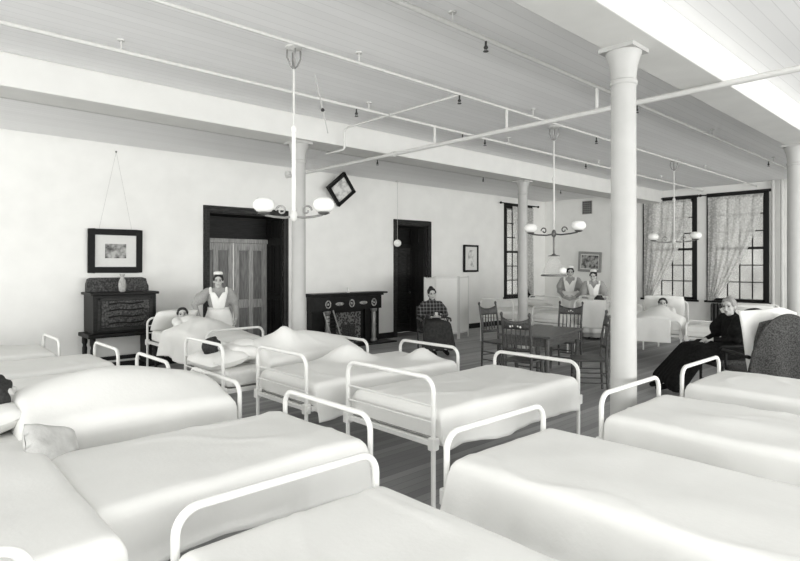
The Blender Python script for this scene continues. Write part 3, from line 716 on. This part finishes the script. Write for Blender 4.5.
def drape(loc, rotz, w, top, bot, lab):
    """a sheet hung over an end rail; local x = outwards"""
    def fn(u, v):
        y = (u-.5)*w; s = (v-.3)*(top-bot)/.7
        wob = .008*math.sin(y*17)*abs(s)*3
        if s < 0: return (-.03-.02*abs(s)+wob, y, top+.004-abs(s)*.9 if s < -.02 else top)
        return (.045+.02*s+wob, y, top-s if s > .02 else top)
    o = MB().grid(fn, 24, 26).build('draped_sheet', 'linen', smooth=True, angle=180, solid=.005, loc=loc, rotz=rotz)
    tag(o, lab, 'sheet', 'draped sheets')
drape((10.1, 5.42, 0), PI, .52, 1.04, .50, 'white sheet hung over the bed end before the two nurses')
drape((9.72, 4.15, 0), PI+.30, .56, .79, .40, 'white sheet hung over the bed foot right of the tall column')
o = MB().box((0, 0, 0), (.012, .14, .10)).build('bed_chart', 'paper', bevel=.002); o.location = (9.69, 3.05, .72)
tag(o, 'small chart card hung on the bed foot behind the woman in black', 'card')
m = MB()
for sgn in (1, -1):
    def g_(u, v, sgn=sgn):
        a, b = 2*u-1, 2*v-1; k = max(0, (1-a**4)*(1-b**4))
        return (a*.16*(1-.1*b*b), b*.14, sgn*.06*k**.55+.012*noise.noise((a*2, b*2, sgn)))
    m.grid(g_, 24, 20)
o = m.build('bolster_pillow', 'greyblanket', smooth=True, angle=180, loc=(.70, 3.42, .73)); o.rotation_euler = (.95, .35, .5)  # white pillow in shade, with the shade painted in as grey
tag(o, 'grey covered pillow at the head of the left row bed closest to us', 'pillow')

# ------------------------------------------------------------------ reclining chairs
def recliner(name, loc, rotz, lab, cloth, tall=1.12, lean=.26):
    """sitter faces local +x; seat centre at loc"""
    r = empty(name, loc, rotz, lab, 'chair')
    MB().box((0, 0, .42), (.56, .56, .10)).build('seat', cloth, r, bevel=.03)
    def bk(u, v):
        y = (u-.5)*.56*(1-.12*v*v); return (-.26-lean*v-.02*math.sin(u*PI), y, .42+(tall-.42)*v-.05*v*(2*u-1)**2)
    MB().grid(bk, 14, 14).build('backrest', cloth, r, smooth=True, solid=.07)
    for s in (-1, 1):
        a = MB().tube([(-.36, s*.31, .66), (.0, s*.32, .66), (.24, s*.32, .65), (.28, s*.32, .63)], [.022, .026, .026, .018], 8).build('armrest', 'blackwood', r, smooth=True)
        MB().tube([(.2, s*.31, .42), (.2, s*.32, .64)], .014, 8).build('arm_post', 'blackwood', a, smooth=True)
        for x in (.22, -.24): MB().tube([(x, s*.26, 0), (x, s*.26, .40)], [.016, .022], 8).build('leg', 'blackwood', r, smooth=True)
        MB().tube([(-.24, s*.26, .14), (.22, s*.26, .14)], .011, 8).build('stretcher', 'blackwood', r, smooth=True)
    return r
LEFTDIR = math.atan2(.681, -.732)
recliner('reclining_chair', (8.36, 2.58, 0), LEFTDIR, 'dark upholstered reclining chair holding the woman in black', 'rug', 1.12, .14)
CH = (7.72, 2.02, 0); CR = .72
recliner('reclining_chair', CH, CR, 'empty dark high-backed chair cropped at the right edge', 'rug', 1.10, .22)
def rg(u, v):          # heavy dark rug thrown over the back of the empty chair
    y = (u-.5)*2; wv = .20+.13*min(1, v*2.2)**.6+.03*v
    z = 1.17-.92*v-.10*(y*y)*(1-v)**2
    x = -.34-.22*(1-v)-.07*math.sqrt(max(0, 1-y*y*.8))*min(1, v*4)+.02*math.sin(u*14+v*3)*v
    return (x, y*wv, z)
o = MB().grid(rg, 30, 26).build('draped_rug', 'rug', smooth=True, angle=180, solid=.02, loc=CH, rotz=CR)
tag(o, 'dark tweed rug thrown over the back of the empty chair', 'rug')
# ------------------------------------------------------------------ people
def hand(m, wrist, d, palm, thumb, curl=.5, s=1.0):
    """palm and five fingers; d = direction the hand points, palm = palm normal, thumb = direction of the thumb side"""
    w = Vector(wrist); d = Vector(d).normalized(); p = Vector(palm); p = (p-d*p.dot(d)).normalized(); t = d.cross(p).normalized()
    if t.dot(Vector(thumb)) < 0: t = -t
    e = w+d*.085*s
    for k in (-.026, 0, .026): m.cap(w+t*k*.7*s, e+t*k*s, .014*s, .012*s, 10)
    for i, (k, L) in enumerate(((.031, .068), (.011, .078), (-.010, .072), (-.030, .055))):
        a = e+t*k*s; ang = .25+curl*.6; q = d*math.cos(ang)+p*math.sin(ang); b = a+q*L*.5*s
        ang += .3+curl*.9; q = d*math.cos(ang)+p*math.sin(ang); c = b+q*L*.5*s
        m.cap(a, b, .0095*s, .0088*s, 8); m.cap(b, c, .0088*s, .0075*s, 8)
    a = w+d*.025*s+t*.024*s; b = a+(d*.6+t*.7+p*.3).normalized()*.04*s; c = b+(d*.85+t*.1+p*.5).normalized()*.032*s
    m.cap(a, b, .013*s, .011*s, 8); m.cap(b, c, .011*s, .009*s, 8)

def face_frame(f, up):
    f = Vector(f).normalized(); up = Vector(up); up = (up-f*up.dot(f)).normalized(); s = up.cross(f).normalized()
    return f, up, s
def head(m, c, f, up):
    c = Vector(c); f, up, s = face_frame(f, up); R = Matrix((s, f, up)).transposed()
    m.ell(c+up*.025-f*.012, (.073, .092, .088), R); m.ell(c-up*.04+f*.022, (.054, .066, .068), R)
    m.ell(c-up*.085+f*.055, (.026, .024, .022), R)          # chin
    m.cap(c+f*.088+up*.012, c+f*.108-up*.022, .009, .014, 8)  # nose
    m.ell(c+f*.083-up*.052, (.026, .013, .012), R)           # lips
    m.ell(c+f*.079+up*.032, (.05, .014, .010), R)            # brow
    for q in (-1, 1):
        m.ell(c+s*q*.074-up*.005-f*.012, (.010, .02, .03), R); m.ell(c+f*.062+s*q*.038-up*.022, (.022, .022, .02), R)
def face_parts(o, c, f, up):
    c = Vector(c); f, up, s = face_frame(f, up); R = Matrix((s, f, up)).transposed()
    for q in (-1, 1):
        e = MB().ell(c+f*.080+s*q*.031+up*.012, (.014, .008, .008), R, 10, 8).build('eye', 'eye', o, smooth=True)
        MB().cap(c+f*.089+s*q*.017+up*.032, c+f*.080+s*q*.048+up*.031, .004, .0035, 6).build('eyebrow', 'hair', o, smooth=True)
    MB().ell(c+f*.093-up*.052, (.022, .006, .006), R, 10, 6).build('mouth', 'lip', o, smooth=True)
def hair(o, c, f, up, kind='bun', m_='hair', vox=.012):
    c = Vector(c); f, up, s = face_frame(f, up); R = Matrix((s, f, up)).transposed(); m = MB()
    m.ell(c+up*.045-f*.028, (.083, .090, .082), R)
    m.ell(c-f*.055-up*.005, (.078, .062, .08), R)
    for q in (-1, 1): m.ell(c+s*q*.066+up*.035+f*.012, (.022, .045, .035), R)
    m.cap(c+up*.088+f*.035-s*.04, c+up*.088+f*.035+s*.04, .025, .025)
    if kind == 'bun': m.ell(c+up*.115-f*.05, (.045, .045, .035), R)
    if kind == 'long':
        for q in (-1, 1): m.cap(c+s*q*.08-f*.03, c+s*q*.095-f*.03-up*.12, .03, .025)
    return m.remesh('hair', m_, o, vox=vox, sm=3)

def torso(m, J, fat=1.0, ex=0):
    pel, ch, nk = Vector(J['pelvis']), Vector(J['chest']), Vector(J['neck'])
    sl, sr = Vector(J['shoL']), Vector(J['shoR']); ax = (sr-sl).normalized(); up = (nk-pel).normalized(); fw = up.cross(ax) 
    R = Matrix((ax, fw.normalized(), up)).transposed()
    m.ell(pel, (.155*fat+ex, .115*fat+ex, .12+ex), R); mid = pel.lerp(ch, .5)
    m.ell(mid, (.13*fat+ex, .10*fat+ex, .17+ex), R); m.ell(ch, (.155*fat+ex, .11*fat+ex, .19+ex), R)
    m.cap(sl, sr, .055+ex, .055+ex)
def limb(m, pts, rs, ex=0):
    for i in range(len(pts)-1): m.cap(pts[i], pts[i+1], rs[i]+ex, rs[i+1]+ex)

def person(lab, loc, rotz, J, hands=(), legs=True, fat=1.0, vox=.0075, hairkind='bun', hairmat='hair'):
    m = MB(); torso(m, J, fat*.93)
    m.cap(J['neck'], Vector(J['head'])-Vector(J['up'])*.05, .05, .045)
    head(m, J['head'], J['face'], J['up'])
    for S in 'LR':
        limb(m, [J['sho'+S], J['elb'+S], J['wri'+S]], [.046, .036, .026])
        if legs:
            limb(m, [J['hip'+S], J['kne'+S], J['ank'+S]], [.078, .052, .036])
            a = Vector(J['ank'+S]); t = Vector(J['toe'+S]); m.cap(a-Vector(J['shin'+S] if 'shin'+S in J else (0, 0, 0)), t, .036, .028)
    for h in hands: hand(m, *h)
    o = m.remesh('person', 'skin', vox=vox, sm=2, loc=loc, rotz=rotz)
    tag(o, lab, 'person', 'people in the ward')
    face_parts(o, J['head'], J['face'], J['up'])
    if hairkind: hair(o, J['head'], J['face'], J['up'], hairkind, hairmat)
    return o
def garment_top(o, J, m_, name='blouse', puff=.035, fat=1.0, ex=.016, cuff=.9, collar=True):
    m = MB(); torso(m, J, fat, ex)
    for S in 'LR':
        s, e, w = Vector(J['sho'+S]), Vector(J['elb'+S]), Vector(J['wri'+S])
        m.cap(s, s.lerp(e, .55), .06+puff*.35, .05+puff*1.2); m.cap(s.lerp(e, .5), e, .05+puff, .04+puff*.3); m.cap(e, e.lerp(w, cuff), .045, .036)
    if collar: n = Vector(J['neck']); m.cap(n-Vector(J['up'])*.02, n+Vector(J['up'])*.035, .06, .056)
    return m.remesh(name, m_, o, vox=.012, sm=5)
def shoes(o, J):
    for S in 'LR':
        a, t = Vector(J['ank'+S]), Vector(J['toe'+S]); m = MB(); m.cap(a-Vector((0, 0, .02)), t, .046, .036); m.cap(a, a+Vector((0, 0, .05)), .045, .042)
        m.remesh('shoe', 'black', o, vox=.012, sm=2)

def standing_nurse(lab, loc, rotz, arms, hands, headturn=(0, -1, 0), k=1.0, bend=0):
    b = bend
    J = dict(pelvis=(0, 0, .88), chest=(0, -b*.4, 1.13), neck=(0, -b, 1.31), head=(headturn[0]*.02, -b-.02, 1.435), face=headturn, up=(0, -.05-b, 1),
             shoL=(.165, -b*.8, 1.26), shoR=(-.165, -b*.8, 1.26), hipL=(.085, 0, .84), hipR=(-.085, 0, .84), kneL=(.09, -.02, .45), kneR=(-.09, -.02, .45),
             ankL=(.09, .02, .075), ankR=(-.09, .02, .075), toeL=(.10, -.15, .04), toeR=(-.10, -.15, .04), **arms)
    o = person(lab, loc, rotz, J, hands); o.scale = (k, k, k)
    garment_top(o, J, 'greydress', puff=.04)
    def sk(u, v):
        a = 2*PI*u; t = v; rx = .155+.22*t**.8; ry = .125+.22*t**.8; q = 1+.035*t*math.sin(a*11)+.02*t*math.sin(a*5+1)
        return (rx*q*math.cos(a), ry*q*math.sin(a), .985-.93*t)
    MB().grid(sk, 90, 24, True).build('skirt', 'greydress', o, smooth=True, angle=180, solid=.006)
    def ap(u, v):
        a = -PI/2+(u-.5)*2.5; t = v; rx = .155+.22*t**.8+.014; ry = .125+.22*t**.8+.016; q = 1+.035*t*math.sin(a*11)+.02*t*math.sin(a*5+1)
        return (rx*q*math.cos(a), ry*q*math.sin(a), .99-.83*t)
    MB().grid(ap, 50, 22).build('apron', 'apron', o, smooth=True, angle=180, solid=.005)
    def wb(u, v):
        a = 2*PI*u; return (.168*math.cos(a), .14*math.sin(a), .965+.05*v)
    MB().grid(wb, 40, 2, True).build('waistband', 'apron', o, smooth=True, angle=180, solid=.005)
    def bib(u, v):
        wdt = .085+.055*v; x = (u-.5)*2*wdt; z = 1.0+.26*v
        y = -b*v*.75-(.128+.03*math.sin(v*2.4))*math.sqrt(max(.05, 1-(x/.215)**2))-.012
        return (x, y, z-.10*v*max(0, 1-abs(x)/.06))
    MB().grid(bib, 16, 14).build('bib', 'apron', o, smooth=True, angle=180, solid=.005)
    for s in (-1, 1): MB().tube([(s*.12, -b*.8-.11, 1.24), (s*.125, -b*.8-.05, 1.325), (s*.12, -b*.8+.06, 1.31), (s*.07, .13, 1.12), (s*.04, .14, .98)], .022, 8).build('strap', 'apron', o, smooth=True)
    c = Vector(J['head']); MB().lathe([(.055, 0), (.075, .015), (.07, .045), (.05, .06), (.001, .065)], c+Vector((0, .02, .1)), 20).build('cap', 'apron', o, smooth=True)
    shoes(o, J)
    return o
# nurse by the double door: right hand on the hip, left hand by the side
standing_nurse('nurse in white bib apron, elbow out, standing before the double door', (4.17, 8.84, 0), -.40,
    dict(elbR=(-.37, -.06, 1.07), wriR=(-.30, -.22, .86), elbL=(.27, .03, 1.02), wriL=(.27, -.08, .82)),
    [((-.30, -.22, .86), (.05, -.25, -1), (1, 0, 0), (0, -1, 0), .6), ((.27, -.08, .82), (-.1, -.3, -1), (-1, 0, 0), (0, -1, 0), .5)], headturn=(-.08, -1, -.05), k=1.0)
standing_nurse('nurse in white apron on the left of the two far nurses', (12.40, 7.28, 0), -PI/2+.45,
    dict(elbR=(-.25, .02, 1.0), wriR=(-.12, -.20, .88), elbL=(.25, .02, 1.0), wriL=(.12, -.20, .88)),
    [((-.12, -.20, .88), (.8, -.5, -.2), (0, 1, 0), (0, 0, 1), .5), ((.12, -.20, .88), (-.8, -.45, -.2), (0, 1, 0), (0, 0, 1), .5)], headturn=(.15, -1, -.05), k=1.055)
standing_nurse('nurse on the right of the two far nurses leaning forward', (12.30, 6.62, 0), -PI/2+.5,
    dict(elbR=(-.24, -.10, 1.0), wriR=(-.16, -.32, .86), elbL=(.26, -.06, 1.0), wriL=(.20, -.28, .80)),
    [((-.16, -.32, .86), (.5, -.6, -.4), (0, 0, -1), (1, 0, 0), .4), ((.20, -.28, .80), (-.2, -.6, -.8), (0, 0, -1), (-1, 0, 0), .4)], headturn=(-.2, -1, -.15), k=1.0, bend=.07)

def seated(lab, loc, rotz, J, hands, top, skirt, kind='bun', hm='hair', puff=.05, skirt_r=.10, hem=.10, face=None, collar=True):
    o = person(lab, loc, rotz, J, hands, hairkind=kind, hairmat=hm)
    garment_top(o, J, top, puff=puff)
    m = MB(); hl, hr = Vector(J['hipL']), Vector(J['hipR']); kl, kr = Vector(J['kneL']), Vector(J['kneR']); al, ar = Vector(J['ankL']), Vector(J['ankR'])
    al = kl.lerp(al, 1-hem); ar = kr.lerp(ar, 1-hem)
    out = (kl-kr).normalized()*.05
    for t in (0, .2, .4, .6, .8, 1):
        a, k_, e = hl.lerp(hr, t), (kl+out).lerp(kr-out, t), (al+out*2.6).lerp(ar-out*2.6, t)
        m.cap(a, k_, skirt_r+.02, skirt_r-.015); m.cap(k_, e, skirt_r-.015, skirt_r-.01)
    m.ell(J['pelvis'], (.19, .16, .15))
    m.remesh('skirt', skirt, o, vox=.014, sm=5)
    shoes(o, J)
    return o
J = dict(pelvis=(0, .05, .56), chest=(0, .06, .83), neck=(0, .04, 1.01), head=(-.01, .01, 1.135), face=(-.03, -1, -.12), up=(-.08, -.1, 1),
         shoL=(.16, .05, .925), shoR=(-.16, .05, .925), elbL=(.27, -.02, .73), elbR=(-.27, -.02, .73), wriL=(.085, -.22, .70), wriR=(-.085, -.22, .70),
         hipL=(.09, .0, .54), hipR=(-.09, .0, .54), kneL=(.12, -.40, .55), kneR=(-.12, -.40, .55), ankL=(.11, -.42, .12), ankR=(-.11, -.42, .12), toeL=(.12, -.60, .05), toeR=(-.12, -.60, .05))
seated('woman in dark plaid blouse seated before the folding screen holding a cup', (8.05, 7.72, 0), -.72+.2, J,
       [((.085, -.22, .70), (-1, -.35, 0), (0, .2, 1), (0, -1, 0), .8), ((-.085, -.22, .70), (1, -.35, 0), (0, .2, 1), (0, -1, 0), .8)], 'plaid', 'darkskirt', puff=.028)
cp = MB().lathe([(.018, 0), (.026, .01), (.03, .06), (.027, .06), (.022, .015)], n=16).build('cup', 'enamel', smooth=True)
cp.location = Matrix.Rotation(-.52, 3, 'Z') @ Vector((.0, -.265, .735)) + Vector((8.05, 7.72, 0)); tag(cp, 'small white cup held by the woman in plaid', 'cup')
r = empty('wooden_armchair', (8.05, 7.72, 0), -.52, 'dark wooden armchair under the woman in plaid', 'chair')
MB().box((0, 0, .42), (.5, .5, .04)).build('seat', 'chairwood', r, bevel=.012)
for s in (-1, 1):
    MB().tube([(s*.23, -.22, 0), (s*.24, -.23, .66)], [.016, .02], 8).build('leg', 'chairwood', r, smooth=True); MB().tube([(s*.22, .24, 0), (s*.23, .25, .5), (s*.23, .30, .88)], [.016, .02, .015], 8).build('leg', 'chairwood', r, smooth=True)
    MB().tube([(s*.235, .27, .64), (s*.29, .05, .67), (s*.30, -.2, .665), (s*.285, -.28, .63)], .02, 8).build('armrest', 'chairwood', r, smooth=True)
    MB().tube([(s*.23, -.22, .16), (s*.22, .24, .16)], .01, 8).build('stretcher', 'chairwood', r, smooth=True)
    for y in (-.12, 0, .12): MB().tube([(s*.24, y, .43), (s*.285, y, .655)], .008, 6).build('arm_spindle', 'chairwood', r, smooth=True)
MB().box((0, .295, .84), (.46, .022, .08), (-.2, 0, 0)).build('crest_rail', 'chairwood', r, bevel=.006)
for x in (-.14, -.07, 0, .07, .14): MB().tube([(x, .24, .43), (x, .285, .82)], .008, 6).build('spindle', 'chairwood', r, smooth=True)

J = dict(pelvis=(0, .06, .58), chest=(0, .10, .86), neck=(0, .08, 1.02), head=(.03, .03, 1.145), face=(.62, -.8, -.05), up=(0, -.05, 1),
         shoL=(.17, .08, .97), shoR=(-.17, .08, .97), elbL=(.25, .0, .74), elbR=(-.25, .0, .74), wriL=(.10, -.22, .72), wriR=(-.06, -.24, .70),
         hipL=(.09, .0, .56), hipR=(-.09, .0, .56), kneL=(.11, -.44, .55), kneR=(-.11, -.44, .55), ankL=(.10, -.78, .15), ankR=(-.10, -.76, .15), toeL=(.11, -.95, .09), toeR=(-.11, -.93, .09))
seated('grey-haired woman in black dress reclining with stretched legs', (8.34, 2.60, 0), LEFTDIR+PI/2, J,
       [((.10, -.22, .72), (-.7, -.6, -.2), (0, 0, -1), (0, -1, 0), .5), ((-.06, -.24, .70), (.6, -.7, -.3), (0, 0, -1), (0, 1, 0), .5)], 'black', 'black', kind='bun', hm='greyhair', puff=.06, skirt_r=.13, hem=.05)

# patients lying in bed: local frame x along the bed towards the feet, z up
def patient(lab, loc, rotz, hx, hz, face, up, raise_=.0, gown=True, kind='plain', legs=True, tuck=False):
    z = MT+.085
    cz = z+raise_
    J = dict(head=(hx, 0, hz), neck=(hx+.13, 0, hz-.06 if raise_ else z), chest=(hx+.33, 0, (cz+z)/2 if raise_ else z), pelvis=(hx+.62, 0, z), face=face, up=up,
             shoL=(hx+.18, .165, cz if raise_ else z), shoR=(hx+.18, -.165, cz if raise_ else z), elbL=(hx+.44, .21, z+.02), elbR=(hx+.44, -.21, z+.02), wriL=(hx+.62, .13, z+.09), wriR=(hx+.60, -.13, z+.09),
             hipL=(hx+.68, .08, z), hipR=(hx+.68, -.08, z), kneL=(hx+1.02, .09, z+.02), kneR=(hx+1.02, -.09, z+.02), ankL=(hx+1.34, .08, z-.02), ankR=(hx+1.34, -.08, z-.02), toeL=(hx+1.42, .09, z+.08), toeR=(hx+1.42, -.09, z+.08))
    if tuck: J.update(elbL=(hx+.44, .20, z-.01), elbR=(hx+.44, -.20, z-.01), wriL=(hx+.68, .19, z-.02), wriR=(hx+.68, -.19, z-.02), ankL=(hx+1.2, .08, z-.05), ankR=(hx+1.2, -.08, z-.05), toeL=(hx+1.27, .12, z-.02), toeR=(hx+1.27, -.12, z-.02))
    o = person(lab, loc, rotz, J, [(J['wriL'], (.6, -.7, -.2), (0, 0, -1), (1, 0, 0), .3), (J['wriR'], (.6, .7, -.2), (0, 0, -1), (1, 0, 0), .3)], hairkind=kind)
    if gown: garment_top(o, J, 'linen', 'nightgown', puff=.02, collar=False)
    return o
patient('young patient in white propped on a pillow beside the standing nurse', (3.52, 9.05, 0), -PI/2, .36, .93, (.93, -.37, .10), (-.2, 0, 1), raise_=.05, tuck=True)
patient('dark haired patient lying under the spread with raised knees', (2.40, 5.47, 0), 0, .13, .86, (.75, .5, .35), (-.5, 0, .85), raise_=.02, tuck=True)
patient('dark haired patient lying cropped at the left picture edge', (.07, 4.26, 0), 0, .52, .90, (.5, .75, .35), (-.5, 0, .85), raise_=.0, tuck=True)
patient('patient behind the draped sheet before the two nurses', (10.1, 5.42, 0), 0, .20, 1.0, (.85, 0, .4), (-.5, 0, .85), raise_=.08, tuck=True)
d = Vector((math.cos(PI+.30), math.sin(PI+.30), 0)); hl = Vector((9.72, 4.12, 0))-d*1.86
patient('dark haired patient facing us right of the tall column', hl, PI+.30, .46, .955, (1, .1, .08), (-.15, 0, 1), raise_=.05, tuck=True)
# sheet lining the empty chair
def sh(u, v):
    y = -.15+.60*u*(1-.35*v); z = 1.22-.86*v-.05*(2*u-1)**2*(1-v)+.02*math.sin(u*7)*(1-v)
    return (-.30-.14*(1-v)+.03*math.sin(u*11+v*3)+.05*u, y, z)
o = MB().grid(sh, 20, 20).build('draped_sheet', 'linen', smooth=True, angle=180, solid=.02, loc=CH, rotz=CR)
tag(o, 'white sheet lining the empty dark chair at the right edge', 'sheet')
# ------------------------------------------------------------------ camera and light
cam = bpy.data.cameras.new('camera'); co = bpy.data.objects.new('camera', cam); COL.objects.link(co)
co.location = (0, 0, 1.7); co.rotation_euler = (PI/2, 0, math.radians(47.06-90))
cam.sensor_width = 36; cam.lens = 36*569.5/800; cam.shift_y = -15.5/800; cam.clip_start = .05; cam.clip_end = 100
SC.camera = co
wd = bpy.data.worlds.new('overcast sky'); SC.world = wd; wd.use_nodes = True
wd.node_tree.nodes['Background'].inputs[0].default_value = (1, 1, .98, 1); wd.node_tree.nodes['Background'].inputs[1].default_value = 1.8
def area(name, loc, rot, sx, sy, e):
    l = bpy.data.lights.new(name, 'AREA'); l.shape = 'RECTANGLE'; l.size = sx; l.size_y = sy; l.energy = e; l.color = (1, 1, .98)
    o = bpy.data.objects.new(name, l); COL.objects.link(o); o.location = loc; o.rotation_euler = rot; return o
# added unseen lights standing in for daylight at the room's two open sides
area('window_daylight_side', (6, -9, 1.2), (PI/2+.05, 0, 0), 22, 2.4, 1150)
area('window_daylight_back', (-9, 4, 1.2), (PI/2+.05, 0, -PI/2), 14, 2.4, 520)
vs = SC.view_settings; SC.display_settings.display_device = 'sRGB'
vs.view_transform = 'Standard'; vs.look = 'None'; vs.exposure = .30; vs.gamma = 1; vs.use_curve_mapping = False
